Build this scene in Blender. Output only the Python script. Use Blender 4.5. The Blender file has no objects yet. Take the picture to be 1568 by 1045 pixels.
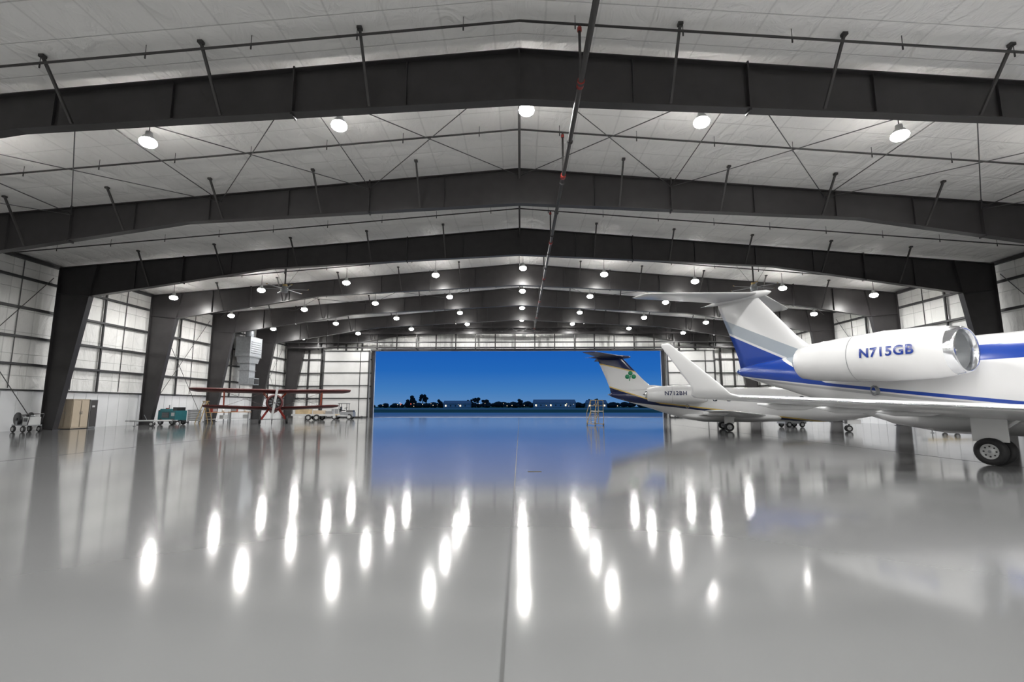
import bpy, math, random
from mathutils import Vector, Matrix
random.seed(4)
S=bpy.context.scene
try:
    S.view_settings.view_transform='Standard'
    S.view_settings.look='None'
except Exception: pass

# ------------------------------------------------------------------ materials
def new_mat(name):
    m=bpy.data.materials.new(name); m.use_nodes=True
    return m, m.node_tree, m.node_tree.nodes['Principled BSDF']
def pmat(name,col,rough=.5,metal=0.0,noise=0.0,nscale=3.0,bump=0.0,bscale=8.0,spec=.5,emit=None,es=0):
    m,nt,b=new_mat(name)
    b.inputs['Base Color'].default_value=(*col,1)
    b.inputs['Roughness'].default_value=rough
    b.inputs['Metallic'].default_value=metal
    b.inputs['Specular IOR Level'].default_value=spec
    tc=nt.nodes.new('ShaderNodeTexCoord')
    if noise>0:
        n=nt.nodes.new('ShaderNodeTexNoise'); n.inputs['Scale'].default_value=nscale; n.inputs['Detail'].default_value=4
        nt.links.new(tc.outputs['Object'],n.inputs['Vector'])
        r=nt.nodes.new('ShaderNodeValToRGB')
        r.color_ramp.elements[0].position=.3; r.color_ramp.elements[1].position=.7
        r.color_ramp.elements[0].color=(*[c*(1-noise) for c in col],1)
        r.color_ramp.elements[1].color=(*[min(1,c*(1+noise)) for c in col],1)
        nt.links.new(n.outputs['Fac'],r.inputs['Fac']); nt.links.new(r.outputs['Color'],b.inputs['Base Color'])
    if bump>0:
        n=nt.nodes.new('ShaderNodeTexNoise'); n.inputs['Scale'].default_value=bscale; n.inputs['Detail'].default_value=3
        nt.links.new(tc.outputs['Object'],n.inputs['Vector'])
        bp=nt.nodes.new('ShaderNodeBump'); bp.inputs['Strength'].default_value=bump; bp.inputs['Distance'].default_value=.1
        nt.links.new(n.outputs['Fac'],bp.inputs['Height']); nt.links.new(bp.outputs['Normal'],b.inputs['Normal'])
    if emit:
        b.inputs['Emission Color'].default_value=(*emit,1); b.inputs['Emission Strength'].default_value=es
    return m

M={}
M['steel']=pmat('painted_steel_dark',(.030,.028,.029),.36,0,.15,2)
M['steel2']=pmat('bracing_steel',(.040,.038,.038),.5)
M['girt']=pmat('girt_steel',(.035,.035,.037),.5)
M['rod']=pmat('rod_steel',(.09,.09,.09),.5)
M['white']=pmat('aircraft_white',(.67,.67,.67),.18,0,.02,1.5)
M['red']=pmat('red_paint',(.27,.025,.018),.35,0,.1)
M['maroon']=pmat('maroon_fabric',(.085,.014,.013),.45,0,.15)
M['orange']=pmat('orange_paint',(.42,.07,.025),.3,0,.08)
M['chrome']=pmat('polished_metal',(.75,.76,.78),.15,1,.05)
M['grey']=pmat('grey_metal',(.25,.26,.27),.45,.3,.1)
M['lgrey']=pmat('light_grey_paint',(.5,.51,.51),.4,0,.05)
M['galv']=pmat('galvanised_duct',(.36,.38,.40),.4,.5,.12,5)
M['tyre']=pmat('tyre_rubber',(.018,.018,.019),.7,0,.2,20)
M['black']=pmat('black_plastic',(.02,.02,.022),.35,0,.1)
M['glass']=pmat('dark_window',(.015,.02,.03),.06)
M['blue']=pmat('navy_blue',(.012,.035,.22),.2,0,.05)
M['teal']=pmat('teal_paint',(.02,.14,.16),.35,0,.1)
M['yellow']=pmat('yellow_paint',(.65,.42,.03),.4,0,.1)
M['ochre']=pmat('weathered_yellow_metal',(.40,.29,.12),.45,0,.15)
M['beige']=pmat('beige_enamel',(.44,.37,.28),.45,0,.05)
M['tan']=pmat('tan_crate',(.42,.33,.2),.6,0,.15)
M['green']=pmat('shamrock_green',(.0,.2,.08),.4,0,.05)
M['navy']=pmat('navy_letters',(.012,.02,.07),.4,0,.05)
M['wood']=pmat('wood_top',(.35,.2,.09),.5,0,.2,6)
M['tree']=pmat('tree_foliage',(.012,.026,.022),.9,0,.4,.3)
M['lens']=pmat('lamp_globe',(1,1,1),.3,0,0,emit=(1,.97,.93),es=80)
M['nightlamp']=pmat('night_lamp',(1,.8,.5),.3,emit=(1,.75,.45),es=3)
M['nightred']=pmat('night_lamp_red',(1,.2,.1),.3,emit=(1,.12,.05),es=4)
M['doorwhite']=pmat('door_panel_white',(.55,.55,.54),.55,0,.06,.8,.25,1.2)

def fabric(name,axis,col=(.85,.84,.82)):
    """white insulation liner: seams every 1.52 m plus soft wrinkles"""
    m,nt,b=new_mat(name)
    tc=nt.nodes.new('ShaderNodeTexCoord'); sp=nt.nodes.new('ShaderNodeSeparateXYZ')
    nt.links.new(tc.outputs['Object'],sp.inputs['Vector'])
    def seam(out,period,width):
        d=nt.nodes.new('ShaderNodeMath'); d.operation='DIVIDE'; d.inputs[1].default_value=period; nt.links.new(out,d.inputs[0])
        f=nt.nodes.new('ShaderNodeMath'); f.operation='FRACT'; nt.links.new(d.outputs[0],f.inputs[0])
        s=nt.nodes.new('ShaderNodeMath'); s.operation='SUBTRACT'; s.inputs[1].default_value=.5; nt.links.new(f.outputs[0],s.inputs[0])
        a=nt.nodes.new('ShaderNodeMath'); a.operation='ABSOLUTE'; nt.links.new(s.outputs[0],a.inputs[0])
        g=nt.nodes.new('ShaderNodeMapRange'); g.inputs['From Min'].default_value=0; g.inputs['From Max'].default_value=width
        nt.links.new(a.outputs[0],g.inputs['Value']); return g.outputs['Result']
    s1=seam(sp.outputs[axis],1.52,.03)
    s2=seam(sp.outputs['Z' if name!='ceiling_liner' else 'Y'],1.27,.02)
    mn=nt.nodes.new('ShaderNodeMath'); mn.operation='MULTIPLY'; nt.links.new(s1,mn.inputs[0]); nt.links.new(s2,mn.inputs[1])
    mp=nt.nodes.new('ShaderNodeMapping'); nt.links.new(tc.outputs['Object'],mp.inputs['Vector'])
    mp.inputs['Scale'].default_value=(.8,.5,.6) if name=='ceiling_liner' else (1,.7,.35)
    n=nt.nodes.new('ShaderNodeTexNoise'); n.inputs['Scale'].default_value=1.5; n.inputs['Detail'].default_value=4; n.inputs['Distortion'].default_value=1.2
    nt.links.new(mp.outputs[0],n.inputs['Vector'])
    r=nt.nodes.new('ShaderNodeMix'); r.data_type='RGBA'
    k=.84 if name=='ceiling_liner' else .74
    r.inputs['A'].default_value=(*[c*k for c in col],1); r.inputs['B'].default_value=(*col,1)
    nt.links.new(mn.outputs[0],r.inputs['Factor']); nt.links.new(r.outputs['Result'],b.inputs['Base Color'])
    ss=nt.nodes.new('ShaderNodeMath'); ss.operation='MULTIPLY'; ss.inputs[1].default_value=math.pi/1.52; nt.links.new(sp.outputs[axis],ss.inputs[0])
    co=nt.nodes.new('ShaderNodeMath'); co.operation='COSINE'; nt.links.new(ss.outputs[0],co.inputs[0])
    ab=nt.nodes.new('ShaderNodeMath'); ab.operation='ABSOLUTE'; nt.links.new(co.outputs[0],ab.inputs[0])
    ad=nt.nodes.new('ShaderNodeMath'); ad.operation='MULTIPLY_ADD'; ad.inputs[1].default_value=.35
    nt.links.new(ab.outputs[0],ad.inputs[0]); nt.links.new(n.outputs['Fac'],ad.inputs[2])
    ad2=nt.nodes.new('ShaderNodeMath'); ad2.operation='MULTIPLY_ADD'; ad2.inputs[1].default_value=.15
    nt.links.new(s2,ad2.inputs[0]); nt.links.new(ad.outputs[0],ad2.inputs[2])
    bp=nt.nodes.new('ShaderNodeBump'); bp.inputs['Strength'].default_value=.6; bp.inputs['Distance'].default_value=.28
    nt.links.new(ad2.outputs[0],bp.inputs['Height']); nt.links.new(bp.outputs['Normal'],b.inputs['Normal'])
    b.inputs['Roughness'].default_value=.5
    return m
M['ceil']=fabric('ceiling_liner','X')
M['wall']=fabric('wall_liner','Y',(.74,.74,.72))
M['wallend']=fabric('wall_liner_end','X',(.74,.74,.72))
M['liner']=pmat('liner_panel_white',(.68,.69,.70),.35,0,.03,1)

def floor_mat():
    m,nt,b=new_mat('epoxy_floor')
    tc=nt.nodes.new('ShaderNodeTexCoord')
    n=nt.nodes.new('ShaderNodeTexNoise'); n.inputs['Scale'].default_value=.35; n.inputs['Detail'].default_value=5
    nt.links.new(tc.outputs['Object'],n.inputs['Vector'])
    r=nt.nodes.new('ShaderNodeValToRGB'); r.color_ramp.elements[0].position=.25; r.color_ramp.elements[1].position=.75
    r.color_ramp.elements[0].color=(.118,.120,.121,1); r.color_ramp.elements[1].color=(.134,.136,.137,1)
    nt.links.new(n.outputs['Fac'],r.inputs['Fac']); nt.links.new(r.outputs['Color'],b.inputs['Base Color'])
    n2=nt.nodes.new('ShaderNodeTexNoise'); n2.inputs['Scale'].default_value=.8; n2.inputs['Detail'].default_value=6
    nt.links.new(tc.outputs['Object'],n2.inputs['Vector'])
    mr=nt.nodes.new('ShaderNodeMapRange'); mr.inputs['To Min'].default_value=.082; mr.inputs['To Max'].default_value=.118
    nt.links.new(n2.outputs['Fac'],mr.inputs['Value']); nt.links.new(mr.outputs['Result'],b.inputs['Roughness'])
    b.inputs['Specular IOR Level'].default_value=.38
    return m
M['floor']=floor_mat()
M['joint']=pmat('floor_joint_sealant',(.03,.03,.03),.5)
M['apron']=pmat('apron_concrete',(.38,.38,.38),.45,0,.12,.05)
M['grass']=pmat('grass_ground',(.05,.12,.035),.9,0,.3,.05)

def livery(name,mode):
    m,nt,b=new_mat(name)
    tc=nt.nodes.new('ShaderNodeTexCoord'); sp=nt.nodes.new('ShaderNodeSeparateXYZ')
    nt.links.new(tc.outputs['Object'],sp.inputs['Vector'])
    x,z=sp.outputs['X'],sp.outputs['Z']
    def op(o,a,c,d=None):
        q=nt.nodes.new('ShaderNodeMath'); q.operation=o
        for i,v in enumerate((a,c,d)):
            if v is None: continue
            if isinstance(v,(int,float)): q.inputs[i].default_value=v
            else: nt.links.new(v,q.inputs[i])
        return q.outputs[0]
    def both(a,c): return op('MULTIPLY',a,c)
    cur=None
    base=(.67,.67,.67)
    def over(prev,mask,col):
        q=nt.nodes.new('ShaderNodeMix'); q.data_type='RGBA'
        nt.links.new(mask,q.inputs['Factor'])
        if prev is None: q.inputs['A'].default_value=(*base,1)
        else: nt.links.new(prev,q.inputs['A'])
        q.inputs['B'].default_value=(*col,1)
        return q.outputs['Result']
    if mode==1:
        L=op('MULTIPLY_ADD',x,-.135,1.5)
        w=op('MULTIPLY_ADD',op('MAXIMUM',op('SUBTRACT',-4.6,x),0),.34,.10)
        U=op('ADD',L,w)
        k=both(op('GREATER_THAN',z,L),op('LESS_THAN',z,U)); cur=over(cur,k,(.012,.05,.30))
        G0=op('ADD',U,.10); G1=op('ADD',U,.62)
        k=both(both(op('GREATER_THAN',z,G0),op('LESS_THAN',z,G1)),op('LESS_THAN',x,-5.2)); cur=over(cur,k,(.33,.37,.41))
        k=both(both(op('GREATER_THAN',z,op('SUBTRACT',L,.13)),op('LESS_THAN',z,op('SUBTRACT',L,.05))),op('LESS_THAN',x,3)); cur=over(cur,k,(.40,.40,.41))
        k=both(both(op('GREATER_THAN',z,2.62),op('LESS_THAN',z,3.05)),op('GREATER_THAN',x,-1.2)); cur=over(cur,k,(.012,.05,.30))
    else:
        L=op('MULTIPLY_ADD',x,-.12,1.35)
        w=op('MULTIPLY_ADD',op('MAXIMUM',op('SUBTRACT',-5.0,x),0),.22,.16)
        U=op('ADD',L,w)
        k=both(op('GREATER_THAN',z,L),op('LESS_THAN',z,U)); cur=over(cur,k,(.012,.02,.07))
        k=both(op('GREATER_THAN',z,U),op('LESS_THAN',z,op('ADD',U,.1))); cur=over(cur,k,(.6,.42,.12))
        V=op('MULTIPLY_ADD',x,-.25,3.15)
        k=op('GREATER_THAN',z,V); k=both(k,op('LESS_THAN',x,-6)); cur=over(cur,k,(.012,.02,.07))
        k=both(both(op('LESS_THAN',z,V),op('GREATER_THAN',z,op('SUBTRACT',V,.1))),op('LESS_THAN',x,-6)); cur=over(cur,k,(.6,.42,.12))
    nt.links.new(cur,b.inputs['Base Color'])
    b.inputs['Roughness'].default_value=.16
    return m
M['liv1']=livery('jet_livery_blue',1)
M['liv2']=livery('jet_livery_navy',2)

# ------------------------------------------------------------------ mesh builder
class B:
    def __init__(s): s.v=[];s.f=[];s.mi=[];s.mats=[];s.sm=[]
    def _m(s,mat):
        if isinstance(mat,str): mat=M[mat]
        if mat not in s.mats: s.mats.append(mat)
        return s.mats.index(mat)
    def add(s,vs,fs,mat,smooth=False):
        o=len(s.v); s.v+= [tuple(p) for p in vs]
        k=s._m(mat)
        for f in fs: s.f.append([i+o for i in f]); s.mi.append(k); s.sm.append(smooth)
    def box(s,c,d,mat,rz=0,taper=1.0,R=None):
        hx,hy,hz=[q/2 for q in d]; vs=[]
        for z in(-1,1):
            t=taper if z>0 else 1
            for x,y in((-1,-1),(1,-1),(1,1),(-1,1)):
                p=Vector((x*hx*t,y*hy*t,z*hz))
                if R is not None: p=R@p
                elif rz: p=Matrix.Rotation(rz,3,'Z')@p
                vs.append(p+Vector(c))
        s.add(vs,[(3,2,1,0),(4,5,6,7),(0,1,5,4),(1,2,6,5),(2,3,7,6),(3,0,4,7)],mat)
    def bar(s,p,q,w,h,mat,up=(0,0,1)):
        p,q=Vector(p),Vector(q); d=(q-p); L=d.length
        if L<1e-6: return
        d/=L; u=Vector(up)
        if abs(d.dot(u))>.98: u=Vector((1,0,0)) if abs(d.x)<.9 else Vector((0,1,0))
        a=d.cross(u).normalized(); u=a.cross(d).normalized()
        vs=[]
        for e in(p,q):
            for i,j in((-1,-1),(1,-1),(1,1),(-1,1)): vs.append(e+a*i*w/2+u*j*h/2)
        s.add(vs,[(3,2,1,0),(4,5,6,7),(0,1,5,4),(1,2,6,5),(2,3,7,6),(3,0,4,7)],mat)
    def cyl(s,p,q,r,mat,n=12,r2=None,smooth=True):
        p,q=Vector(p),Vector(q); d=(q-p).normalized(); r2=r if r2 is None else r2
        u=Vector((0,0,1)) if abs(d.z)<.9 else Vector((1,0,0))
        a=d.cross(u).normalized(); u=a.cross(d)
        vs=[]
        for e,rr in((p,r),(q,r2)):
            for i in range(n):
                t=2*math.pi*i/n; vs.append(e+(a*math.cos(t)+u*math.sin(t))*rr)
        s.add(vs,[(i,(i+1)%n,n+(i+1)%n,n+i) for i in range(n)],mat,smooth)
        s.add(vs,[tuple(range(n-1,-1,-1)),tuple(range(n,2*n))],mat)
    def lathe(s,c,axis,prof,mat,n=24,cap=False):
        c=Vector(c); d=Vector(axis).normalized()
        u=Vector((0,0,1)) if abs(d.z)<.9 else Vector((1,0,0))
        a=d.cross(u).normalized(); u=a.cross(d)
        vs=[];fs=[]
        for t,r in prof:
            for i in range(n):
                g=2*math.pi*i/n; vs.append(c+d*t+(a*math.cos(g)+u*math.sin(g))*r)
        for k in range(len(prof)-1):
            for i in range(n): fs.append((k*n+i,k*n+(i+1)%n,(k+1)*n+(i+1)%n,(k+1)*n+i))
        if cap: fs+= [tuple(range(n-1,-1,-1)),tuple(range((len(prof)-1)*n,len(prof)*n))]
        s.add(vs,fs,mat,True)
    def rings(s,R,mat,n=36,cap=True):
        vs=[];fs=[]
        for x,y,z,ry,rz in R:
            for i in range(n):
                g=2*math.pi*i/n; vs.append((x,y+ry*math.cos(g),z+rz*math.sin(g)))
        for k in range(len(R)-1):
            for i in range(n): fs.append((k*n+i,k*n+(i+1)%n,(k+1)*n+(i+1)%n,(k+1)*n+i))
        if cap: fs+= [tuple(range(n-1,-1,-1)),tuple(range((len(R)-1)*n,len(R)*n))]
        s.add(vs,fs,mat,True)
    def wing(s,secs,mat):
        xf=[1,.9,.75,.6,.45,.3,.18,.09,.03,.005,0]
        yt=lambda t,x:5*t*(.2969*math.sqrt(x)-.126*x-.3516*x*x+.2843*x**3-.1015*x**4)
        vs=[];m=0
        for le,c,t,nn in secs:
            nn=Vector(nn).normalized(); le=Vector(le); L=[]
            for x in xf: L.append(le+Vector((-c*x,0,0))+nn*yt(t,x)*c)
            for x in xf[::-1][1:]: L.append(le+Vector((-c*x,0,0))-nn*yt(t,x)*c*(.999))
            m=len(L); vs+=L
        fs=[]
        for k in range(len(secs)-1):
            for i in range(m): fs.append((k*m+i,k*m+(i+1)%m,(k+1)*m+(i+1)%m,(k+1)*m+i))
        s.add(vs,fs,mat,True)
        s.add(vs,[tuple(range(m-1,-1,-1)),tuple(range((len(secs)-1)*m,len(secs)*m))],mat)
    def wheel(s,c,r,w,hub='lgrey',axis=(0,1,0)):
        c=Vector(c)
        s.lathe(c,axis,[(-w*.35,r*.55),(-w*.5,r*.7),(-w*.5,r*.85),(-w*.3,r*.98),(0,r),(w*.3,r*.98),(w*.5,r*.85),(w*.5,r*.7),(w*.35,r*.55)],'tyre',24)
        s.lathe(c,axis,[(-w*.3,0.001),(-w*.42,r*.2),(-w*.25,r*.25),(-w*.25,r*.48),(-w*.4,r*.56),(w*.4,r*.56),(w*.25,r*.48),(w*.25,r*.25),(w*.42,r*.2),(w*.3,.001)],hub,20)
        a=Vector(axis).normalized()
        for i in range(8):
            g=i*math.pi/4; u=Vector((math.cos(g),0,math.sin(g))) if abs(a.y)>.5 else Vector((0,math.cos(g),math.sin(g)))
            s.cyl(c+u*r*.37-a*w*.3,c+u*r*.37+a*w*.3,r*.06,'black',8)
    def ball(s,c,r,mat,n=10,k=6,sq=(1,1,1),jit=0):
        vs=[];fs=[]
        for i in range(k+1):
            ph=math.pi*i/k
            for j in range(n):
                th=2*math.pi*j/n; q=r*(1+random.uniform(-jit,jit))
                vs.append((c[0]+q*sq[0]*math.sin(ph)*math.cos(th),c[1]+q*sq[1]*math.sin(ph)*math.sin(th),c[2]+r*sq[2]*math.cos(ph)*(1+random.uniform(-jit,jit)*.3)))
        for i in range(k):
            for j in range(n): fs.append((i*n+j,(i+1)*n+j,(i+1)*n+(j+1)%n,i*n+(j+1)%n))
        s.add(vs,fs,mat,True)
    def done(s,name,parent=None,loc=None,rz=0,bevel=0):
        me=bpy.data.meshes.new(name); me.from_pydata(s.v,[],s.f)
        for m in s.mats: me.materials.append(m)
        me.polygons.foreach_set('material_index',s.mi); me.polygons.foreach_set('use_smooth',s.sm)
        me.update()
        import bmesh
        bm=bmesh.new(); bm.from_mesh(me); bmesh.ops.remove_doubles(bm,verts=bm.verts,dist=1e-5)
        bmesh.ops.recalc_face_normals(bm,faces=bm.faces); bm.to_mesh(me); bm.free()
        o=bpy.data.objects.new(name,me); S.collection.objects.link(o)
        if parent: o.parent=parent
        if loc: o.location=loc
        o.rotation_euler=(0,0,rz)
        if bevel:
            md=o.modifiers.new('bevel','BEVEL'); md.width=bevel; md.segments=2; md.limit_method='ANGLE'
        return o
def empty(name,loc=(0,0,0),rz=0,sc=1):
    e=bpy.data.objects.new(name,None); S.collection.objects.link(e)
    e.location=loc; e.rotation_euler=(0,0,rz); e.scale=(sc,)*3; e.empty_display_size=.5
    return e

# ------------------------------------------------------------------ dimensions
W=29.2; Y0=-16.7; Y1=59.6; SL=.084; RZ=12.68
roofz=lambda x: RZ-SL*abs(x)
FR=[13.8+7.62*k for k in range(-4,7)]; FR[-1]=59.1   # frame lines
DL,DR,DH=-18.0,17.4,8.2                       # door opening

b=B(); b.box((0,(Y0+Y1)/2,-.1),(2*W+.4,Y1-Y0,.2),'floor'); b.done('floor')
b=B()
for x in(-13.5,-.10,11.8): b.box((x,(Y0+Y1)/2,.0015),(.022,Y1-Y0-.4,.003),'joint')
for y in(10.86,10.94): b.box((.32,y,.003),(.3,.02,.006),'joint')
b.done('floor_joints')
b=B()
for sx in(-1,1):
    vs=[]
    for y in(Y0,Y1+.2):
        vs+=[(0,y,RZ),(sx*(W+.3),y,roofz(W+.3)),(sx*(W+.3),y,roofz(W+.3)+.2),(0,y,RZ+.2)]
    b.add(vs,[(0,1,2,3),(7,6,5,4),(0,4,5,1),(1,5,6,2),(2,6,7,3)],'ceil')
b.done('ceiling')
def side(sx,nm):
    b=B(); h=roofz(W)
    b.box((sx*(W+.1),(Y0+Y1)/2,h/2+1.15),(.2,Y1-Y0,h-2.3),'wall')
    b.box((sx*(W+.06),(Y0+Y1)/2,1.15),(.28,Y1-Y0,2.3),'liner')
    y=Y0+.3
    while y<Y1-.2:
        b.box((sx*(W-.09),y,1.15),(.025,.05,2.28),'liner'); y+=.9
    b.done(nm)
    b=B()
    for z in(2.36,3.85,5.45,7.15,8.9): b.box((sx*(W-.12),(Y0+Y1)/2,z),(.2,Y1-Y0-.3,.13 if z>3 else .07),'girt')
    for k in range(len(FR)-1):
        ya,yb=FR[k],FR[k+1]
        for t in (.5,):
            yy=ya+(yb-ya)*t
            b.box((sx*(W-.14),yy,6.1),(.12,.09,7.6),'girt')
        for t in(.25,.75):
            yy=ya+(yb-ya)*t; b.box((sx*(W-.05),yy,6.2),(.04,.03,7.5),'rod')
    b.box((sx*(W-.12),(Y0+Y1)/2,roofz(W)-.15),(.22,Y1-Y0-.3,.2),'girt')
    for k in(5,7,9):
        if k+1<len(FR):
            for (z0,z1) in((.3,9.3),(9.3,.3)): b.cyl((sx*(W-.3),FR[k]+.3,z0),(sx*(W-.3),FR[k+1]-.3,z1),.022,'rod',6)
    b.done('trim_girts_'+nm.split('_')[1])
side(-1,'wall_left'); side(1,'wall_right')
b=B(); b.box((0,Y0-.1,6.2),(2*W+.4,.2,12.8),'wallend')
b.done('wall_back')
b=B()
def gable(x0,x1,z0,y,t,mat):
    xs=[x0]+([0] if x0<0<x1 else [])+[x1]
    for a,c in zip(xs[:-1],xs[1:]):
        vs=[]
        for yy in(y,y+t): vs+=[(a,yy,z0),(c,yy,z0),(c,yy,roofz(c)+.1),(a,yy,roofz(a)+.1)]
        b.add(vs,[(0,1,2,3),(7,6,5,4),(0,4,5,1),(1,5,6,2),(2,6,7,3),(3,7,4,0)],mat)
gable(-W-.2,DL,0,Y1,.25,'wallend'); gable(DR,W+.2,0,Y1,.25,'wallend'); gable(DL,DR,DH,Y1,.25,'wallend')
b.done('wall_far')
b=B()
yh=58.55
b.box((-.3,Y1-.12,DH+.12),(36.4,.25,.22),'steel'); 
b.box((0,yh-.1,10.3),(58,.22,.26),'steel'); b.box((0,yh-.1,11.0),(44,.16,.16),'steel')
b.box((-.3,yh-.1,9.15),(57,.16,.14),'girt')
x=-27.2
while x<28:
    b.box((x,yh+.1,(DH+10.3)/2+.1),(.13,.16,10.3-DH),'steel'); x+=2.42
x=-22
while x<22:
    b.bar((x,yh-.1,10.3),(x+1.1,yh-.1,11.0),.07,.07,'girt'); b.bar((x+1.1,yh-.1,11.0),(x+2.2,yh-.1,10.3),.07,.07,'girt'); x+=2.2
for x in(DL-.15,DR+.15): b.box((x,Y1-.15,DH/2),(.3,.3,DH),'steel')
for sx in(-1,1):
    for xx in(19.6,21.6,24.6,26.2,27.9): b.box((sx*xx,Y1-.18,5.2),(.16,.22,10.4),'steel')
    for z in(2.36,3.85,5.45,7.15): b.box((sx*23.6,Y1-.14,z),(10.8,.18,.12),'girt')
b.box((0,yh-.15,DH+.28),(57.0,.5,.12),'steel')
b.done('trim_door_header')
for k,(sx,xa,xb) in enumerate(((-1,-24.1,-18.35),(1,17.8,23.6))):
    d=B(); yc=58.75
    d.box(((xa+xb)/2,yc,4.1),(xb-xa,.18,8.1),'doorwhite')
    for xx in(xa+.08,xb-.08): d.box((xx,yc-.12,4.1),(.16,.12,8.15),'girt')
    for xx in (xa+(xb-xa)*.8,): d.box((xx,yc-.11,4.1),(.07,.1,8.15),'girt')
    for z in(.12,2.36,3.9,5.45,6.85,8.1): d.box(((xa+xb)/2,yc-.12,z),(xb-xa,.12,.09),'girt')
    d.box(((xa+xb)/2,yc+.28,4.1),(xb-xa-.3,.14,8.1),'doorwhite')
    for xx in(xa+.7,xb-.7): d.wheel((xx,yc-.15,.12),.12,.08,'grey')
    d.done('door_%d'%(k+1))

# ------------------------------------------------------------------ steel portal frames
BP=[(0,10.74),(15.5,9.93),(26.7,8.2)]
def bot(x):
    x=abs(x)
    for (a,za),(c,zc) in zip(BP[:-1],BP[1:]):
        if x<=c: return za+(zc-za)*(x-a)/(c-a)
    return BP[-1][1]
top=lambda x: roofz(x)-.26
def frame(y):
    b=B(); fw=.34; ft=.035
    for sx in(-1,1):
        def quad(p):
            vs=[(sx*a,y-.012,z) for a,z in p]+[(sx*a,y+.012,z) for a,z in p]
            b.add(vs,[(0,1,2,3),(7,6,5,4)],'steel')
        quad([(28.75,0),(27.95,0),(26.7,8.2),(28.75,top(28.75))])
        quad([(28.75,top(28.75)),(26.7,8.2),(21,bot(21)),(21,top(21))])
        for a,c in((21,15.5),(15.5,8),(8,0)): quad([(a,top(a)),(a,bot(a)),(c,bot(c)),(c,top(c))])
        def fl(a,za,c,zc): b.bar((sx*a,y,za),(sx*c,y,zc),fw,ft,'steel',up=(0,0,1) if abs(a-c)>3 else (1,0,0))
        def flv(a,za,c,zc): b.bar((sx*a,y,za),(sx*c,y,zc),ft,fw,'steel',up=(0,1,0))
        flv(28.75,0,28.75,top(28.75)); flv(27.95,0,26.7,8.2)
        fl(28.75,top(28.75),0,top(0))
        fl(26.7,8.2,15.5,bot(15.5)); fl(15.5,bot(15.5),0,bot(0))
        flv(26.7,8.2,26.4,top(26.4)); b.bar((sx*28.75,y,8.4),(sx*26.7,y,8.2),.2,.03,'steel')
        for xx in(7.0,21.0):
            b.box((sx*xx,y,(top(xx)+bot(xx))/2),(.05,fw,top(xx)-bot(xx)+.16),'steel')
        for xx in(3.5,10.8,14.5,18,24): b.box((sx*xx,y,(top(xx)+bot(xx))/2),(.02,.2,top(xx)-bot(xx)),'steel')
        b.box((sx*28.35,y,.02),(1.0,.5,.04),'steel')
    b.box((0,y,(top(0)+bot(0))/2),(.05,fw,top(0)-bot(0)+.04),'steel')
    return b
def braces(b,y,last=False):
    for k in range(1,6):
        for sx in(-1,1):
            x=4.6*k*sx
            for s in((-1,1) if not last else (-1,)):
                b.bar((x,y+s*1.25,roofz(x)-.05),(x,y+s*.14,bot(x)+.05),.07,.07,'steel2')
                b.box((x,y+s*1.25,roofz(x)-.05),(.14,.14,.08),'steel2')
for i,y in enumerate(FR):
    b=frame(y); braces(b,y,i==len(FR)-1)
    b.done('steel_portal_frame')

b=B()
for y in(-10.3,-2.6,4.9,12.5,18.0,25.8,33.4,41.0,48.7,55.5):
    for sx in(-1,1):
        b.cyl((0,y,RZ-.30),(sx*28.9,y,roofz(28.9)-.30),.035,'steel2',8)
        x=1.6
        while x<28.5:
            b.cyl((sx*x,y,roofz(x)-.30),(sx*x,y,roofz(x)-.45),.022,'steel2',6)
            b.cyl((sx*x,y,roofz(x)-.02),(sx*x,y,roofz(x)-.30),.010,'steel2',5); x+=3.05
xm,zm=1.72,10.40
b.cyl((xm,-14,zm),(xm,57,zm),.08,'steel2',12)
for y in(-10.3,-2.6,4.9,12.5,18.0,25.8,33.4,41.0,48.7,55.5):
    b.cyl((xm,y,zm),(xm,y,roofz(xm)-.30),.04,'steel2',8)
    b.cyl((xm,y-.14,zm),(xm,y+.14,zm),.105,'red',12); b.cyl((xm,y,roofz(xm)-.52),(xm,y,roofz(xm)-.40),.065,'red',10)
y=-12
while y<57: b.cyl((xm,y,zm-.02),(xm,y+.08,zm-.02),.105,'steel2',12); y+=3.05
b.cyl((0,FR[4],11.95),(0,57,11.95),.05,'steel2',8)
b.done('sprinkler_piping')

b=B()
for (ya,yb) in((FR[4],FR[5]),(FR[7],FR[8]),(FR[9],FR[10])):
    for k in range(-4,4):
        x0,x1=k*7.0,(k+1)*7.0
        for a,c in((x0,x1),(x1,x0)):
            b.cyl((a,ya+.1,top(a)-.35),(c,yb-.1,top(c)-.35),.018,'rod',6)
for x in(-21,-14,-7,7,14,21):
    b.cyl((x,FR[4],top(x)-.3),(x,FR[5],top(x)-.3),.02,'rod',6)
b.done('roof_cross_bracing')

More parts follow.
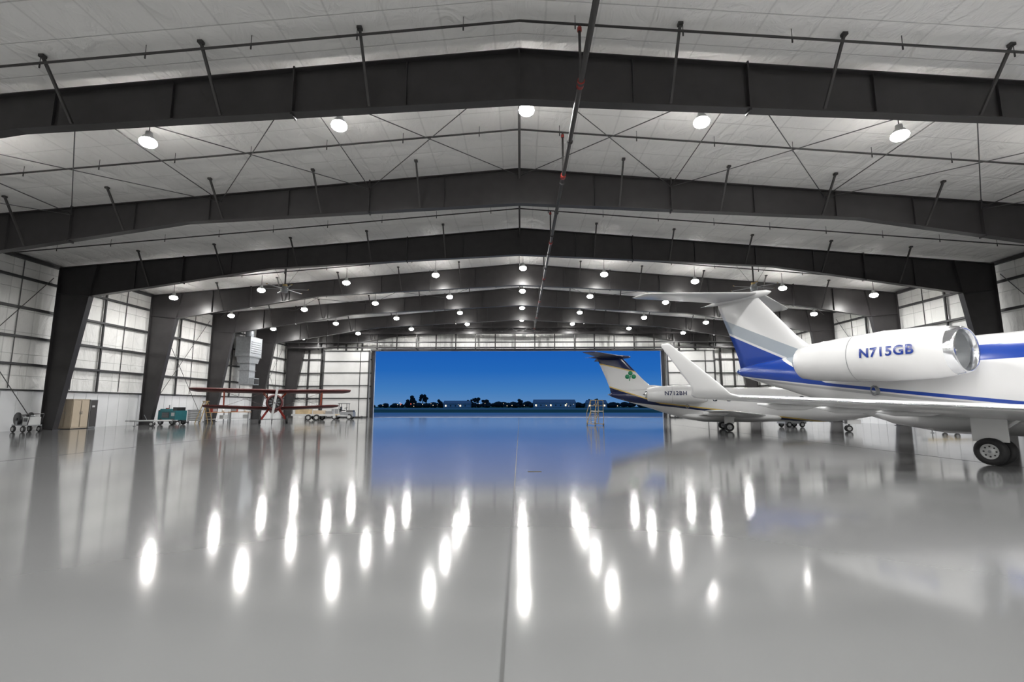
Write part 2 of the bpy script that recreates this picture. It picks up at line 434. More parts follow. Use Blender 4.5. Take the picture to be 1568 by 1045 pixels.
# ------------------------------------------------------------------ lights
lights=empty('high_bay_lights')
rows=[-11,-3,5,15.4,34.6,41.8,49.2,56.2]  # first three rows are out of view, added for even light
hb=B(); k=0
LP=430
for y in rows:
    for x in(0.25,6.2,-6.2,12.8,-12.8,19.1,-19.1,25.6,-25.6):
        if y<20 and abs(x)>20 and y>10: continue
        z=11.5-SL*abs(x)
        hb.cyl((x,y,roofz(x)-.01),(x,y,z+.36),.014,'steel2',6)
        # driver housing, finned heat sink and short clear-lipped reflector
        hb.lathe((x,y,z),(0,0,1),[(.40,.02),(.40,.10),(.24,.12),(.22,.17),(.16,.20),(.12,.22),(.10,.22),(.14,.10)],'lgrey',20)
        hb.ball((x,y,z+.02),.27,'lens',16,8,(1,1,.62))
        ld=bpy.data.lights.new('lamp_light','AREA'); ld.shape='DISK'; ld.size=.36; ld.energy=LP*(1.3 if y<3 else .95 if y<20 else .66); ld.color=(1,.99,.97)  # rearmost unseen rows run stronger so floor bounce lifts the roof
        lo=bpy.data.objects.new('lamp_light_%d'%k,ld); S.collection.objects.link(lo); lo.location=(x,y,z-.19); lo.parent=lights; k+=1
hb.done('lamp_fixtures',lights)

for (x,y) in((-16.2,32.3),(15.9,32.3)):
    e=empty('ceiling_fan',(x,y,0)); f=B()
    f.cyl((0,0,9.5),(0,0,roofz(x)),.05,'steel2',10); f.cyl((0,0,9.25),(0,0,9.75),.16,'ochre',16)
    f.lathe((0,0,9.4),(0,0,1),[(-.25,.02),(-.2,.2),(0,.24),(.15,.2),(.3,.1)],'grey',20)
    for i in range(6):
        g=i*math.pi/3+.2; c,s_=math.cos(g),math.sin(g)
        f.bar((c*.2,s_*.2,9.42),(c*1.5,s_*1.5,9.42),.12,.02,'grey')
        f.bar((c*1.5,s_*1.5,9.42),(c*1.55,s_*1.55,9.46),.12,.02,'ochre')
    for i in range(3):
        g=i*2.094; f.cyl((math.cos(g)*.15,math.sin(g)*.15,9.7),(math.cos(g)*1.2,math.sin(g)*1.2,roofz(x)-.12),.008,'steel2',5)
    f.done('fan_assembly',e)

# ------------------------------------------------------------------ business jets
FUS=[(11.7,1.75,.03,.03),(11.62,1.76,.14,.13),(11.3,1.78,.36,.32),(10.8,1.82,.58,.5),(10.2,1.88,.8,.72),(9.6,1.96,.98,.92),(9.0,2.02,1.12,1.1),(8.3,2.06,1.24,1.24),(7.4,2.06,1.33,1.33),(6,2.06,1.345,1.345),(4,2.06,1.345,1.345),(2,2.06,1.345,1.345),(0,2.06,1.345,1.345),(-2,2.07,1.34,1.34),(-3.2,2.16,1.26,1.25),(-4.4,2.34,1.12,1.06),(-5.6,2.52,.93,.86),(-6.8,2.68,.7,.64),(-7.9,2.8,.48,.44),(-8.7,2.87,.28,.27),(-9.15,2.9,.12,.12)]
def fus(x):
    for (a,z1,r1,q1),(c,z2,r2,q2) in zip(FUS[:-1],FUS[1:]):
        if a>=x>=c:
            t=(a-x)/(a-c); return z1+(z2-z1)*t,r1+(r2-r1)*t,q1+(q2-q1)*t
    return FUS[-1][1:]
def patch(b,x0,x1,a0,a1,mat,off=.012,n=8,side=-1,rnd=True):
    vs=[];cx,ca=(x0+x1)/2,(a0+a1)/2
    if rnd:
        N=20
        for i in range(N):
            g=2*math.pi*i/N; cg,sg=math.cos(g),math.sin(g)
            px=cx+(x1-x0)/2*math.copysign(abs(cg)**.6,cg); pa=ca+(a1-a0)/2*math.copysign(abs(sg)**.6,sg)
            z,ry,rz=fus(px); vs.append((px,side*(ry+off)*math.cos(pa),z+(rz+off)*math.sin(pa)))
        b.add(vs,[tuple(range(N))],mat)
    else:
        for i in range(n+1):
            for j in range(n+1):
                px=x0+(x1-x0)*i/n; pa=a0+(a1-a0)*j/n; z,ry,rz=fus(px)
                vs.append((px,side*(ry+off)*math.cos(pa),z+(rz+off)*math.sin(pa)))
        b.add(vs,[(i*(n+1)+j,i*(n+1)+j+1,(i+1)*(n+1)+j+1,(i+1)*(n+1)+j) for i in range(n) for j in range(n)],mat,True)
def text_mesh(name,txt,size,fn,mat,parent):
    cu=bpy.data.curves.new(name+'_c','FONT'); cu.body=txt; cu.size=size; cu.offset=size*.03; cu.align_x='CENTER'; cu.align_y='CENTER'; cu.resolution_u=4
    try: cu.space_character=1.1
    except Exception: pass
    t=bpy.data.objects.new(name+'_t',cu); S.collection.objects.link(t)
    dg=bpy.context.evaluated_depsgraph_get(); dg.update()
    me=bpy.data.meshes.new_from_object(t.evaluated_get(dg))
    bpy.data.objects.remove(t,do_unlink=True)
    import bmesh
    bm=bmesh.new(); bm.from_mesh(me); bmesh.ops.triangulate(bm,faces=bm.faces)
    bmesh.ops.subdivide_edges(bm,edges=bm.edges,cuts=2,use_grid_fill=True)
    bm.to_mesh(me); bm.free()
    for v in me.vertices: v.co=fn(v.co.x,v.co.y)
    me.materials.clear(); me.materials.append(M[mat])
    o=bpy.data.objects.new(name,me); S.collection.objects.link(o); o.parent=parent
    return o
def jet(loc,rz,sc,liv,reg,nx0,nx1,winglet=True,shamrock=False,tx=-1.5,ts=.36):
    e=empty('business_jet',loc,rz,sc)
    f=B()
    R=[]
    n=len(FUS)
    for i in range(n-1):
        a,c=FUS[i],FUS[i+1]
        R.append((a[0],0,a[1],a[2],a[3]))
        R.append(((a[0]+c[0])/2,0,(a[1]+c[1])/2,(a[2]+c[2])/2*1.005,(a[3]+c[3])/2*1.005))
    q=FUS[-1]; R.append((q[0],0,q[1],q[2],q[3]))
    f.rings(R,liv,48)
    f.rings([(4.6,0,1.1,.3,.1),(3.6,0,1.08,1.1,.34),(2.4,0,1.06,1.40,.42),(-1.6,0,1.06,1.40,.42),(-2.9,0,1.16,1.05,.32),(-3.9,0,1.3,.3,.1)],M['white'],32)
    f.done('fuselage',e)
    w=B()
    for sd in(-1,1):
        for i in range(6):
            x=6.3-i*1.02
            patch(w,x-.17,x+.17,.17,.47,'glass',side=sd)
        if shamrock:
            for x in(.15,-.85): patch(w,x-.17,x+.17,.17,.47,'glass',side=sd)
        patch(w,9.05,9.5,.42,.78,'glass',side=sd); patch(w,9.58,9.95,.45,.86,'glass',side=sd); patch(w,9.5,10.25,.98,1.5,'glass',side=sd,rnd=False,n=5)
        for x in(7.1,7.95): patch(w,x-.008,x+.008,-.6,.9,'grey',side=sd,rnd=False,n=8,off=.004)
    w.done('windows',e)
    g=B()
    for sd in(-1,1):
        secs=[((3.0,sd*.6,1.16),5.2,.08,(0,0,1)),((2.7,sd*1.3,1.22),4.8,.08,(0,0,1)),((1.55,sd*3.6,1.36),3.15,.08,(0,0,1)),((.2,sd*6.4,1.49),2.1,.085,(0,0,1)),((-1.0,sd*9.0,1.62),1.35,.09,(0,0,1))]
        if winglet:
            secs+=[((-1.06,sd*9.22,1.68),1.14,.09,(0,-sd*.45,.9)),((-1.16,sd*9.32,1.84),.9,.08,(0,-sd*.85,.45)),((-2.36,sd*9.62,2.86),.34,.07,(0,-sd*.98,.2)),((-2.46,sd*9.63,2.9),.2,.05,(0,-sd*.98,.2))]
        else:
            secs+=[((-1.3,sd*9.25,1.64),1.1,.08,(0,0,1)),((-1.6,sd*9.35,1.65),.6,.05,(0,0,1))]
        g.wing(secs,M['white'])
        for yy in(3.2,5.2,7.0):
            lx=1.75-(yy-3.3)*.48
            tx_=lx-(3.2-(yy-3.6)*.37)
            z=1.36+(yy-3.6)*.045
            g.rings([(tx_+1.3,sd*yy,z-.08,.01,.01),(tx_+.9,sd*yy,z-.11,.06,.07),(tx_+.2,sd*yy,z-.10,.07,.08),(tx_-.35,sd*yy,z-.04,.01,.02)],M['white'],12)
        g.wing([((2.715,sd*1.3,1.22),.16,.5,(0,0,1)),((1.565,sd*3.6,1.36),.12,.46,(0,0,1)),((.215,sd*6.4,1.49),.09,.42,(0,0,1)),((-.985,sd*9.0,1.62),.06,.4,(0,0,1))],M['chrome'])
    g.done('wings',e)
    t=B()
    N=(0,1,0)
    t.wing([((-4.9,0,2.7),4.1,.07,N),((-5.6,0,3.5),3.55,.075,N),((-6.35,0,4.2),3.05,.09,N),((-7.85,0,5.9),2.25,.09,N),((-8.05,0,6.12),2.1,.085,N)],liv)
    t.wing([((-2.2,0,3.15),4.5,.02,N),((-3.6,0,3.44),3.2,.03,N),((-5.4,0,3.68),1.4,.05,N)],liv)
    t.rings([(-7.3,0,6.12,.02,.02),(-7.5,0,6.13,.12,.11),(-8.0,0,6.15,.19,.16),(-9.3,0,6.17,.19,.16),(-10.3,0,6.17,.12,.1),(-10.9,0,6.17,.02,.02)],M['white'] if liv is M['liv1'] else M['navy'],20)
    for sd in(-1,1):
        t.wing([((-7.8,sd*.05,6.18),2.35,.085,(0,0,1)),((-9.7,sd*4.1,6.2),1.2,.08,(0,0,1)),((-9.95,sd*4.35,6.2),.85,.06,(0,0,1))],M['white'] if liv is M['liv1'] else M['navy'])
    t.done('tail',e)
    m=B(); L=nx0-nx1; zc=2.85
    for sd in(-1,1):
        yc=sd*2.12
        m.lathe((nx1,yc,zc),(1,0,0),[(0,.48),(.05,.53),(.5,.61),(L*.35,.69),(L*.6,.73),(L*.85,.70),(L*.95,.635)],M['white'],40)
        m.lathe((nx1,yc,zc),(1,0,0),[(L*.95,.635),(L*.985,.60),(L,.56),(L*.99,.53),(L*.96,.505)],M['chrome'],40)
        m.lathe((nx1,yc,zc),(1,0,0),[(L*.96,.505),(L*.85,.52)],M['grey'],40)
        m.lathe((nx1,yc,zc),(1,0,0),[(L*.85,.52),(L*.85,.2)],M['black'],40)
        m.lathe((nx1,yc,zc),(1,0,0),[(L*.85,.2),(L*.88,.17),(L*.92,.1),(L*.95,.01)],M['lgrey'],20)
        for i in range(22):
            a=2*math.pi*i/22; c,s_=math.cos(a),math.sin(a)
            m.bar((nx1+L*.865,yc+c*.18,zc+s_*.18),(nx1+L*.865,yc+c*.50,zc+s_*.50),.07,.012,'grey',up=(1,.6*c,.6*s_))
        m.lathe((nx1,yc,zc),(1,0,0),[(0,.48),(.02,.45),(.4,.45),(.4,.001)],M['grey'],32)
        m.lathe((nx1,yc,zc),(1,0,0),[(.4,.34),(-.18,.27),(-.18,.24),(.4,.24)],M['chrome'],28)
        m.lathe((nx1,yc,zc),(1,0,0),[(.4,.18),(-.1,.12),(-.35,.02)],M['grey'],20)
        m.lathe((nx1,yc,zc),(1,0,0),[(L*.42,.708),(L*.42+.015,.7095)],M['grey'],40)
        m.wing([((nx1+L*.72,sd*.9,2.85),L*.62,.07,(0,0,1)),((nx1+L*.72,sd*1.6,2.85),L*.6,.07,(0,0,1))],M['white'])
    m.done('engine_nacelles',e)
    def onnac(px,py):
        xx=nx0+tx+px
        r=.738; zz=.06+py
        return Vector((xx,-2.12-math.sqrt(r*r-zz*zz)-.004,zc+zz))
    text_mesh('registration',reg,ts,onnac,'navy' if liv is M['liv2'] else 'blue',e)
    l=B()
    for sd in(-1,1):
        y=sd*1.8
        for dy in(-.2,.2): l.wheel((0,y+dy,.33),.33,.22)
        l.cyl((0,y-.28,.33),(0,y+.28,.33),.06,'grey',10); l.cyl((0,y,.33),(.05,y,1.25),.07,'chrome',12); l.cyl((.03,y,.62),(.05,y,1.28),.10,'white',12)
        l.bar((0,y,.7),(.55,y-sd*.1,1.15),.06,.06,'white'); l.cyl((-.02,y,.45),(-.22,y,.62),.03,'grey',8); l.cyl((-.22,y,.62),(-.02,y,.82),.03,'grey',8)
        l.box((.0,y+sd*.16,.86),(.7,.03,.6),'white')
    for dy in(-.14,.14): l.wheel((8.6,dy,.24),.24,.13)
    l.cyl((8.6,-.2,.24),(8.6,.2,.24),.04,'grey',8); l.cyl((8.6,0,.24),(8.75,0,1.1),.06,'chrome',12); l.bar((8.65,0,.6),(9.2,0,1.2),.05,.05,'white')
    for sd in(-1,1): l.box((8.9,sd*.3,.75),(.9,.02,.35),'white')
    l.done('landing_gear',e)
    d=B()
    d.wing([((4.2,0,3.6),.3,.1,N),((4.35,0,3.35),.5,.1,N)],M['white']); d.cyl((-9.12,0,2.9),(-9.3,0,2.9),.05,'grey',10)
    d.cyl((-9.7,0,6.2),(-11.2,0,6.17),.012,'grey',6)
    d.lathe((-2.9,-1.22,1.9),(-.5,-1,0),[(-.05,.12),(.1,.16),(.12,.12),(.02,.1)],M['grey'],16)
    if shamrock:
        for sd in(-1,1):
            y=sd*.16
            for cx,cz in((-7.35,4.72),(-7.62,4.42),(-7.08,4.42)):
                d.lathe((cx,y,cz),(0,sd,0),[(0,.19),(.012,.185),(.013,.001)],M['green'],14)
            d.bar((-7.35,y+sd*.006,4.5),(-7.45,y+sd*.006,4.05),.012,.07,'green',up=(1,0,0))
    d.done('details',e)
    return e
jet((13.3,13.0,0),math.atan2(-.917,.40),1.0,M['liv1'],'N715GB',-.15,-4.6)
jet((12.3,29.5,0),math.atan2(-.26,.965),.74,M['liv2'],'N712BH',-1.5,-6.0,winglet=False,shamrock=True,tx=-2.35,ts=.44)

# ------------------------------------------------------------------ biplane
e=empty('biplane',(-20.6,40.5,0),math.atan2(-.94,.5))
f=B()
f.rings([(1.6,0,1.68,.5,.5),(1.35,0,1.68,.6,.62),(.8,0,1.62,.58,.66),(-.3,0,1.55,.54,.70),(-1.6,0,1.4,.45,.6),(-3.2,0,1.12,.28,.4),(-4.7,0,.92,.1,.24),(-5.2,0,.9,.03,.1)],M['red'],28)
f.lathe((1.45,0,1.7),(1,0,0),[(0,.56),(.1,.63),(.5,.65),(.72,.61),(.8,.53),(.76,.48),(.6,.47)],M['maroon'],28)
f.lathe((1.95,0,1.7),(1,0,0),[(0,.48),(.01,.3),(.02,.02)],M['black'],24)
for i in range(9):
    a=2*math.pi*i/9; f.cyl((2.05,.18*math.cos(a),1.7+.18*math.sin(a)),(2.05,.44*math.cos(a),1.7+.44*math.sin(a)),.07,'grey',8)
f.lathe((2.1,0,1.7),(1,0,0),[(0,.2),(.2,.16),(.3,.08),(.32,.01)],M['chrome'],16)
for sg in(-1,1):
    f.bar((2.36,0,1.7),(2.36,.15*sg,1.7+1.25*sg),.04,.17,'lgrey',up=(0,1,0)); 
f.rings([(.2,0,2.15,.28,.05),(-.1,0,2.22,.26,.12),(-.5,0,2.18,.24,.05)],M['black'],16)
f.rings([(-.9,0,2.05,.28,.05),(-1.2,0,2.1,.26,.1),(-1.7,0,1.98,.2,.05)],M['black'],16)
f.done('fuselage',e)
g=B()
g.wing([((1.95,-5.9,2.5),1.1,.15,(0,0,1)),((2.05,-5.4,2.48),1.6,.16,(0,0,1)),((2.05,0,2.40),1.65,.16,(0,0,1)),((2.05,5.4,2.48),1.6,.16,(0,0,1)),((1.95,5.9,2.5),1.1,.15,(0,0,1))],M['maroon'])
for sd in(-1,1):
    g.wing([((1.35,sd*.4,1.1),1.5,.15,(0,0,1)),((1.35,sd*4.6,1.28),1.45,.15,(0,0,1)),((1.25,sd*5.0,1.3),1.0,.13,(0,0,1))],M['maroon'])
    g.bar((1.7,sd*3.6,2.42),(1.1,sd*3.6,1.25),.06,.12,'orange'); g.bar((.8,sd*3.6,2.42),(.3,sd*3.6,1.25),.06,.12,'orange')
    g.bar((1.7,sd*3.6,2.42),(.3,sd*3.6,1.25),.04,.06,'orange')
    g.bar((1.7,sd*.9,2.38),(1.2,sd*.45,1.9),.04,.06,'orange'); g.bar((.8,sd*.9,2.38),(.6,sd*.45,1.9),.04,.06,'orange')
    for a,c in(((1.2,sd*.5,1.2),(1.2,sd*3.5,2.35)),((1.2,sd*.8,2.35),(1.2,sd*3.5,1.25))): g.cyl(a,c,.012,'chrome',5)
wo=g.done('wings',e); wo.rotation_euler=(0,math.radians(-9),0)
g=B()
for sd in(-1,1): g.wing([((-4.2,sd*.05,1.1),1.0,.07,(0,0,1)),((-4.5,sd*1.7,1.1),.75,.06,(0,0,1))],M['maroon'])
g.wing([((-3.9,0,1.1),1.3,.06,(0,1,0)),((-4.5,0,1.9),.9,.06,(0,1,0)),((-4.7,0,2.1),.5,.06,(0,1,0))],M['orange'])
g.done('tail',e)
l=B()
for sd in(-1,1):
    l.wheel((1.45,sd*.98,.34),.34,.18,'red'); l.bar((1.45,sd*.9,.34),(1.2,sd*.35,1.25),.09,.14,'red'); l.bar((1.45,sd*.9,.34),(.3,sd*.35,1.15),.06,.09,'red')
    l.cyl((1.45,sd*.85,.34),(1.45,sd*1.05,.34),.04,'grey',8)
l.cyl((1.45,-.88,.36),(1.45,.88,.36),.025,'grey',6)
l.wheel((-4.9,0,.14),.14,.08); l.bar((-4.9,0,.16),(-4.6,0,.9),.04,.06,'grey')
l.done('landing_gear',e)

# ------------------------------------------------------------------ ground equipment
e=B()
e.box((0,0,.38),(1.25,.7,.06),'grey')
for y in(-.36,.36):
    for x in(-.42,.42): e.wheel((x,y,.18),.18,.1)
e.lathe((-.3,-.3,.72),(0,1,0),[(0,.05),(0,.36),(.04,.36),(.04,.24),(.56,.24),(.56,.36),(.6,.36),(.6,.05)],M['black'],24)
e.box((-.3,0,.5),(.12,.66,.2),'grey')
e.box((.38,0,.62),(.48,.55,.42),'lgrey'); e.box((.38,-.285,.68),(.3,.02,.18),'black'); e.cyl((.38,0,.83),(.38,0,.93),.12,'grey',14)
e.cyl((.62,.3,.4),(.8,.3,1.0),.018,'black',8); e.cyl((.62,-.3,.4),(.8,-.3,1.0),.018,'black',8); e.cyl((.8,-.3,1.0),(.8,.3,1.0),.022,'black',8)
e.done('hose_reel_cart',None,(-27.2,26.6,0),-.3)
e=B(); 
e.box((0,0,.93),(.9,1.15,1.78),'beige'); e.box((0,0,.03),(.84,1.1,.06),'black'); e.box((0,0,1.84),(.94,1.19,.04),'beige')
e.box((.455,0,.95),(.012,.015,1.65),'black')
for s_ in(-1,1):
    e.box((.465,s_*.29,.95),(.02,.53,1.66),'beige'); e.box((.49,s_*.07,1.0),(.03,.025,.2),'chrome')
for s_ in(-1,1): e.box((s_*.22,-.585,.95),(.40,.02,1.62),'beige'); 
e.box((.05,-.6,1.0),(.025,.03,.18),'chrome')
e.done('storage_cabinet',None,(-28.3,30.5,0),0,.01)
e=B()
e.box((0,0,.93),(.8,.55,1.82),'grey'); e.box((.41,0,.95),(.02,.48,1.7),'steel2'); e.box((.43,.15,1.0),(.03,.03,.16),'chrome')
e.box((.425,-.05,1.4),(.012,.2,.12),'lgrey'); e.box((0,0,.02),(.74,.5,.04),'black')
e.done('electrical_cabinet',None,(-28.3,31.5,0),0,.01)
def towbar(col,loc,rz):
    e=B()
    e.cyl((-1.3,0,.38),(1.2,0,.38),.055,col,12); e.cyl((1.2,-.25,.38),(1.2,.25,.38),.035,col,10)
    for s_ in(-1,1): e.cyl((1.2,s_*.25,.38),(1.5,s_*.25,.38),.03,'grey',8); e.bar((.2,0,.38),(.0,s_*.3,.16),.05,.05,col); e.wheel((0,s_*.36,.16),.16,.08)
    e.lathe((-1.42,0,.38),(0,0,1),[(-.03,.06),(-.03,.12),(.03,.12),(.03,.06),(-.03,.06)],M['grey'],16)
    e.cyl((0,-.34,.16),(0,.34,.16),.025,'grey',8); e.bar((-.3,0,.4),(-.5,0,.8),.03,.03,'grey')
    e.cyl((-1.0,.0,.38),(-1.0,0,.02),.025,'grey',8); e.cyl((-1.0,0,.0),(-1.0,0,.03),.08,'grey',10)
    return e.done('tow_bar',None,loc,rz)
towbar('lgrey',(-26.3,34.6,0),.5)
towbar('yellow',(23.0,26.6,0),.03)
e=B()
e.box((0,0,.72),(1.7,.95,.72),'teal'); e.box((-.25,0,1.14),(1.1,.85,.14),'teal',taper=.9); e.box((.62,0,1.2),(.4,.7,.25),'black')
for x in(-.55,.6):
    for y in(-.45,.45): e.wheel((x,y,.24),.24,.15,'grey')
e.box((0,0,.32),(1.75,.7,.1),'black'); e.box((-.1,-.485,.75),(.7,.02,.4),'black')
for i in range(5): e.box((-.1,-.5,.6+i*.07),(.66,.02,.025),'grey')
e.box((.6,-.485,.8),(.3,.02,.25),'lgrey'); e.cyl((-.6,.2,1.2),(-.6,.2,1.5),.04,'grey',10); e.cyl((-.3,-.2,1.2),(-.3,-.2,1.28),.12,'red',14)
e.bar((.85,0,.35),(1.5,0,.2),.06,.06,'black'); e.cyl((1.48,-.12,.2),(1.48,.12,.2),.03,'black',8)
e.box((-.8,-.3,.95),(.12,.3,.35),'red')
e.done('ground_power_unit',None,(-26.6,37.0,0),-.25,.012)
e=B(); e.lathe((0,0,.18),(0,0,1),[(0,.02),(0,.14),(.06,.16),(.75,.16),(.85,.1),(.9,.04)],M['red'],18); e.cyl((0,0,1.05),(0,0,1.15),.03,'black',8)
for s_ in(-1,1): e.wheel((s_*.2,.05,.16),.16,.05,axis=(1,0,0)); e.bar((s_*.13,.15,.2),(s_*.13,.25,1.15),.025,.025,'black')
e.cyl((-.13,.25,1.15),(.13,.25,1.15),.018,'black',8); e.cyl((-.2,.05,.16),(.2,.05,.16),.02,'grey',8)
e.done('fire_extinguisher_cart',None,(-27.6,39.0,0))
def ladder(loc,rz,h=1.9):
    e=B(); w=.28
    for s_ in(-1,1):
        e.bar((-.55,s_*w*1.2,0),(-.02,s_*w*.8,h),.03,.06,'ochre'); e.bar((.5,s_*w*1.2,0),(.02,s_*w*.8,h),.03,.04,'ochre')
    n=6
    for i in range(1,n+1):
        t=i/(n+.5); e.box((-.55+.53*t,0,h*t),(.12,w*2*(1.2-.4*t),.03),'lgrey')
    for t in(.3,.65): e.bar((.5-.48*t,-w*(1.2-.4*t),h*t),(.5-.48*t,w*(1.2-.4*t),h*t),.025,.025,'ochre')
    e.box((0,0,h+.02),(.3,w*1.9,.05),'ochre')
    return e.done('step_ladder',None,loc,rz)
ladder((-26.2,40.2,0),1.1,1.8)
e=B(); h=1.05
for s_ in(-1,1):
    for x in(-.35,.35): e.bar((x,s_*.32,.12),(x,s_*.32,h),.035,.035,'ochre')
    e.bar((-.95,s_*.32,.1),(-.35,s_*.32,h),.03,.08,'ochre'); e.bar((-.95,s_*.32,.95),(-.35,s_*.32,1.85),.03,.03,'ochre')
    for x in(-.35,.35): e.bar((x,s_*.32,h),(x,s_*.32,1.85),.03,.03,'ochre')
    e.bar((-.95,s_*.32,.1),(-.95,s_*.32,.95),.03,.03,'ochre')
    for z in(1.45,1.85): e.bar((-.35,s_*.32,z),(.35,s_*.32,z),.03,.03,'ochre')
    e.bar((-.95,s_*.32,.12),(.35,s_*.32,.12),.04,.05,'ochre')
    for x in(-.9,.3): e.wheel((x,s_*.34,.09),.09,.05)
for i in range(4): e.box((-.85+i*.15,0,.25+i*.22),(.2,.6,.03),'lgrey')
e.box((0,0,h),(.74,.66,.05),'lgrey'); 
for z in(1.45,1.85): e.bar((.35,-.32,z),(.35,.32,z),.03,.03,'ochre')
e.done('maintenance_stairs',None,(5.65,35.9,0),-1.2)
def bench(loc,rz,L=2.2):
    e=B(); e.box((0,0,.88),(L,.7,.06),'wood'); e.box((0,0,.3),(L-.1,.6,.03),'lgrey')
    for x in(-L/2+.06,L/2-.06):
        for y in(-.3,.3): e.box((x,y,.43),(.06,.06,.86),'grey')
    e.box((-L/4,0,1.05),(.5,.35,.28),'red'); e.box((-L/4,-.18,1.06),(.46,.02,.22),'grey'); e.cyl((L/4,0,.91),(L/4,0,1.15),.1,'lgrey',14); e.box((L/3,.05,.47),(.5,.4,.3),'lgrey')
    return e.done('work_bench',None,loc,rz)
bench((-26.4,42.3,0),1.4); bench((-26.0,44.9,0),.2,1.8)
e=B(); e.box((0,0,.62),(1.0,.5,.9),'lgrey')
for i in range(6): e.box((0,-.255,.27+i*.145),(.92,.02,.125),'grey'); e.box((0,-.275,.3+i*.145),(.6,.02,.02),'chrome')
for x in(-.4,.4):
    for y in(-.2,.2): e.wheel((x,y,.08),.08,.04)
e.box((0,0,1.09),(1.04,.54,.04),'black')
e.done('tool_chest',None,(-27.6,41.0,0),.6)
e=B(); e.box((0,0,.55),(4.2,1.5,.12),'tan'); e.box((0,-.76,.55),(4.25,.05,.2),'lgrey'); e.box((0,.76,.55),(4.25,.05,.2),'lgrey')
for x in(-.45,.35):
    for y in(-.82,.82): e.wheel((x,y,.3),.3,.18)
e.bar((2.1,0,.5),(3.3,0,.42),.1,.1,'lgrey'); e.cyl((3.1,0,.0),(3.1,0,.6),.03,'grey',8)
e.box((-1.2,0,.86),(1.3,1.1,.5),'tan'); e.box((-1.2,0,1.13),(1.35,1.15,.05),'lgrey'); e.box((.3,.1,.8),(1.0,.9,.38),'beige'); e.box((1.4,-.1,.76),(.7,.7,.3),'grey')
for x in(-2.0,-.1,2.0):
    for y in(-.72,.72): e.box((x,y,.85),(.05,.05,.5),'lgrey')
e.done('flat_trailer',None,(-20.4,48.6,0),.05)
e=B(); e.box((0,0,.55),(2.3,1.2,.5),'grey'); e.box((-.75,0,.95),(.7,1.1,.35),'grey'); e.box((.75,0,.88),(.7,1.1,.2),'steel2',taper=.9)
for x in(-.75,.75):
    for y in(-.58,.58): e.wheel((x,y,.3),.3,.2,'lgrey')
for x in(-.35,.45):
    for y in(-.5,.5): e.bar((x,y,.8),(x,y,1.65),.05,.05,'black')
e.box((.05,0,1.68),(1.0,1.15,.06),'black'); e.box((-.1,.2,.95),(.4,.45,.12),'black'); e.box((-.3,.2,1.15),(.1,.45,.4),'black'); e.cyl((.3,.2,.9),(.2,.2,1.2),.02,'black',8)
e.lathe((.18,.2,1.22),(-.3,0,1),[(-.015,.15),(-.015,.19),(.015,.19),(.015,.15),(-.015,.15)],M['black'],18)
e.done('tow_tractor',None,(-18.9,52.0,0),.1,.01)
e=B()
e.box((0,0,7.4),(1.5,2.2,1.9),'galv'); e.box((0,0,6.1),(1.2,1.6,.7),'galv',taper=1.2); e.box((0,0,4.7),(1.0,1.1,2.2),'galv')
e.box((.35,0,3.9),(1.3,1.0,.7),'galv'); e.box((1.02,0,3.9),(.04,.8,.5),'black')
e.cyl((.0,0,8.3),(0,0,9.6),.4,'galv',20); e.cyl((-.6,0,9.5),(.1,0,9.5),.4,'galv',20)
for i in range(6): e.box((.77,0,6.8+i*.22),(.03,1.8,.05),'grey')
for z in(3.55,5.0,6.4,8.38): e.box((0,0,z),(1.15 if z<6 else 1.55,1.25 if z<6 else 2.25,.05),'grey')
for y in(-.9,.9): e.bar((-.9,y,6.4),(.6,y,6.4),.07,.07,'steel2')
e.done('heating_unit',None,(-27.9,49.0,0))
e=B(); e.box((0,0,.5),(1.6,.8,.5),'grey'); e.box((0,0,.8),(1.2,.7,.2),'lgrey',taper=.8)
for x in(-.5,.5):
    for y in(-.36,.36): e.wheel((x,y,.2),.2,.12)
e.bar((.8,0,.4),(1.5,0,.7),.05,.05,'black'); e.cyl((1.5,-.2,.7),(1.5,.2,.7),.025,'black',8)
e.done('battery_cart',None,(18.4,33.5,0),.2,.01)

# ------------------------------------------------------------------ exterior
b=B(); b.box((0,Y1+23.3,-.12),(500,46,.2),'apron'); b.done('apron_pavement')
b=B(); b.box((0,Y1+46.4+450,-.14),(2400,900,.2),'grass'); b.done('grass_field')
b=B(); b.box((0,240,-.01),(1200,60,.05),'apron'); b.done('runway_strip')
b=B()
x=-260
while x<300:
    r=random.uniform(1.0,2.6); y=430+random.uniform(-15,20)
    if random.random()<.9: b.ball((x,y,r*.7+random.uniform(0,1.4)),r,'tree',9,6,(1.7,1,1),.25)
    x+=random.uniform(.8,3)
for (x,r,h) in((-93,3.2,6.5),(-84,2.8,8.6),(-81,2.7,7),(-97,2.4,4.6),(-70,2.6,4.5),(-38,2.8,5.4),(-43,2.4,4.6),(-30,2.6,5),(0,2.5,4.6),(60,2.6,5),(66,2.3,5.4)):
    for q in range(9): b.ball((x+random.uniform(-r,r)*.8,420,h+random.uniform(-r,r)*.75),r*random.uniform(.35,.6),'tree',8,6,(1,1,.95),.28)
    b.cyl((x,420,0.02),(x,420,h-1),.4,'tree',8)
b.done('treeline')
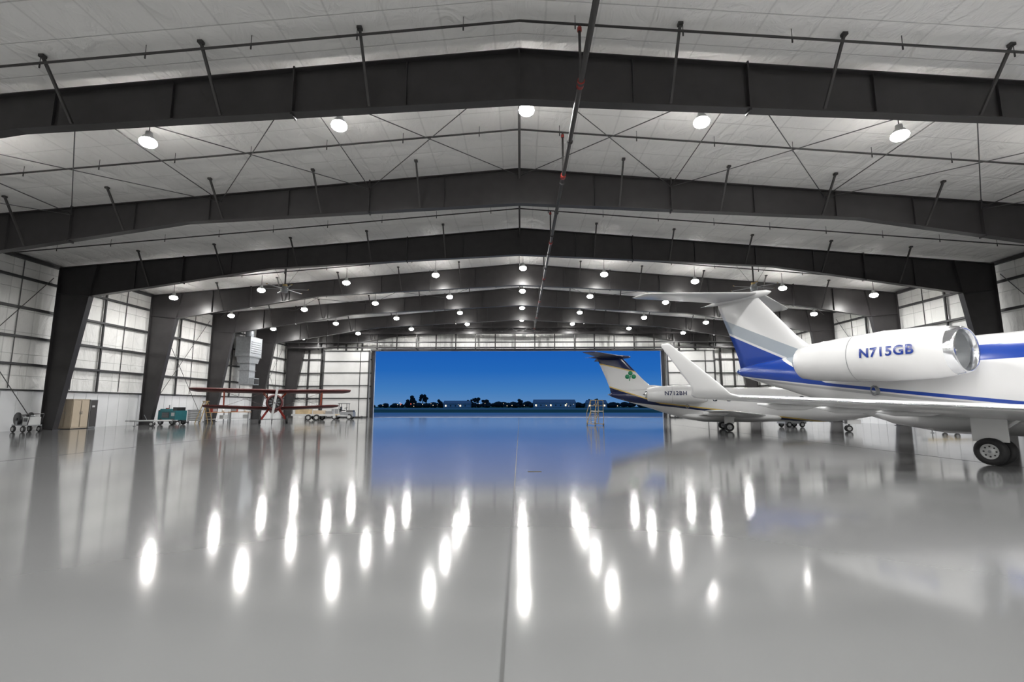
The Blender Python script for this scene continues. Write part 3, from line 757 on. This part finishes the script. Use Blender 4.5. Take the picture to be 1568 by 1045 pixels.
def house(name,x,y,w,h,mat):
    b=B(); b.box((x,y,h/2),(w,10,h),mat)
    b.add([(x-w/2-.5,y-5.5,h),(x+w/2+.5,y-5.5,h),(x+w/2+.5,y+5.5,h),(x-w/2-.5,y+5.5,h),(x-w/2,y,h+2.6),(x+w/2,y,h+2.6)],[(0,1,5,4),(2,3,4,5),(0,4,3),(1,2,5)],'grey')
    for k in range(int(w//4)): b.box((x-w/2+2+k*4,y-5.02,h*.5),(1,.08,1.2),'nightlamp' if k%3==0 else 'glass')
    b.done(name)
house('distant_building',28,400,34,4,'lgrey'); house('distant_building',-52,405,22,3.2,'lgrey'); house('distant_building',62,398,16,3.6,'lgrey')
b=B()
for i in range(26):
    x=random.uniform(-125,100); z=random.uniform(.8,4)
    b.cyl((x,392,0.02),(x,392,z),.06,'grey',5); b.ball((x,392,z+.2),random.choice((.16,.24)),'nightlamp',6,4)
for x in(-96,-88): b.cyl((x,392,0.02),(x,392,3),.08,'grey',5); b.ball((x,392,3),.3,'nightred',6,4)
b.done('airfield_lights')

# ------------------------------------------------------------------ world
w=bpy.data.worlds.new('dusk_sky'); S.world=w; w.use_nodes=True; nt=w.node_tree
bg=nt.nodes['Background']; tc=nt.nodes.new('ShaderNodeTexCoord'); sp=nt.nodes.new('ShaderNodeSeparateXYZ'); r=nt.nodes.new('ShaderNodeValToRGB')
nt.links.new(tc.outputs['Generated'],sp.inputs[0]); nt.links.new(sp.outputs['Z'],r.inputs['Fac']); nt.links.new(r.outputs['Color'],bg.inputs['Color'])
cr=r.color_ramp; cr.elements[0].position=0; cr.elements[0].color=(.11,.25,.50,1); cr.elements[1].position=1; cr.elements[1].color=(.07,.15,.36,1)
for p,c in((.03,(.055,.20,.49)),(.07,(.018,.135,.47)),(.12,(.009,.105,.45)),(.3,(.03,.14,.42))):
    el=cr.elements.new(p); el.color=(*c,1)
bg.inputs['Strength'].default_value=1.0

# ------------------------------------------------------------------ camera
c=bpy.data.cameras.new('camera'); c.sensor_width=36; c.lens=740/1568*36; c.clip_end=3000
co=bpy.data.objects.new('camera',c); S.collection.objects.link(co)
co.location=(0,0,1.43); co.rotation_euler=(math.radians(97.66),0,math.radians(.93))
S.camera=co
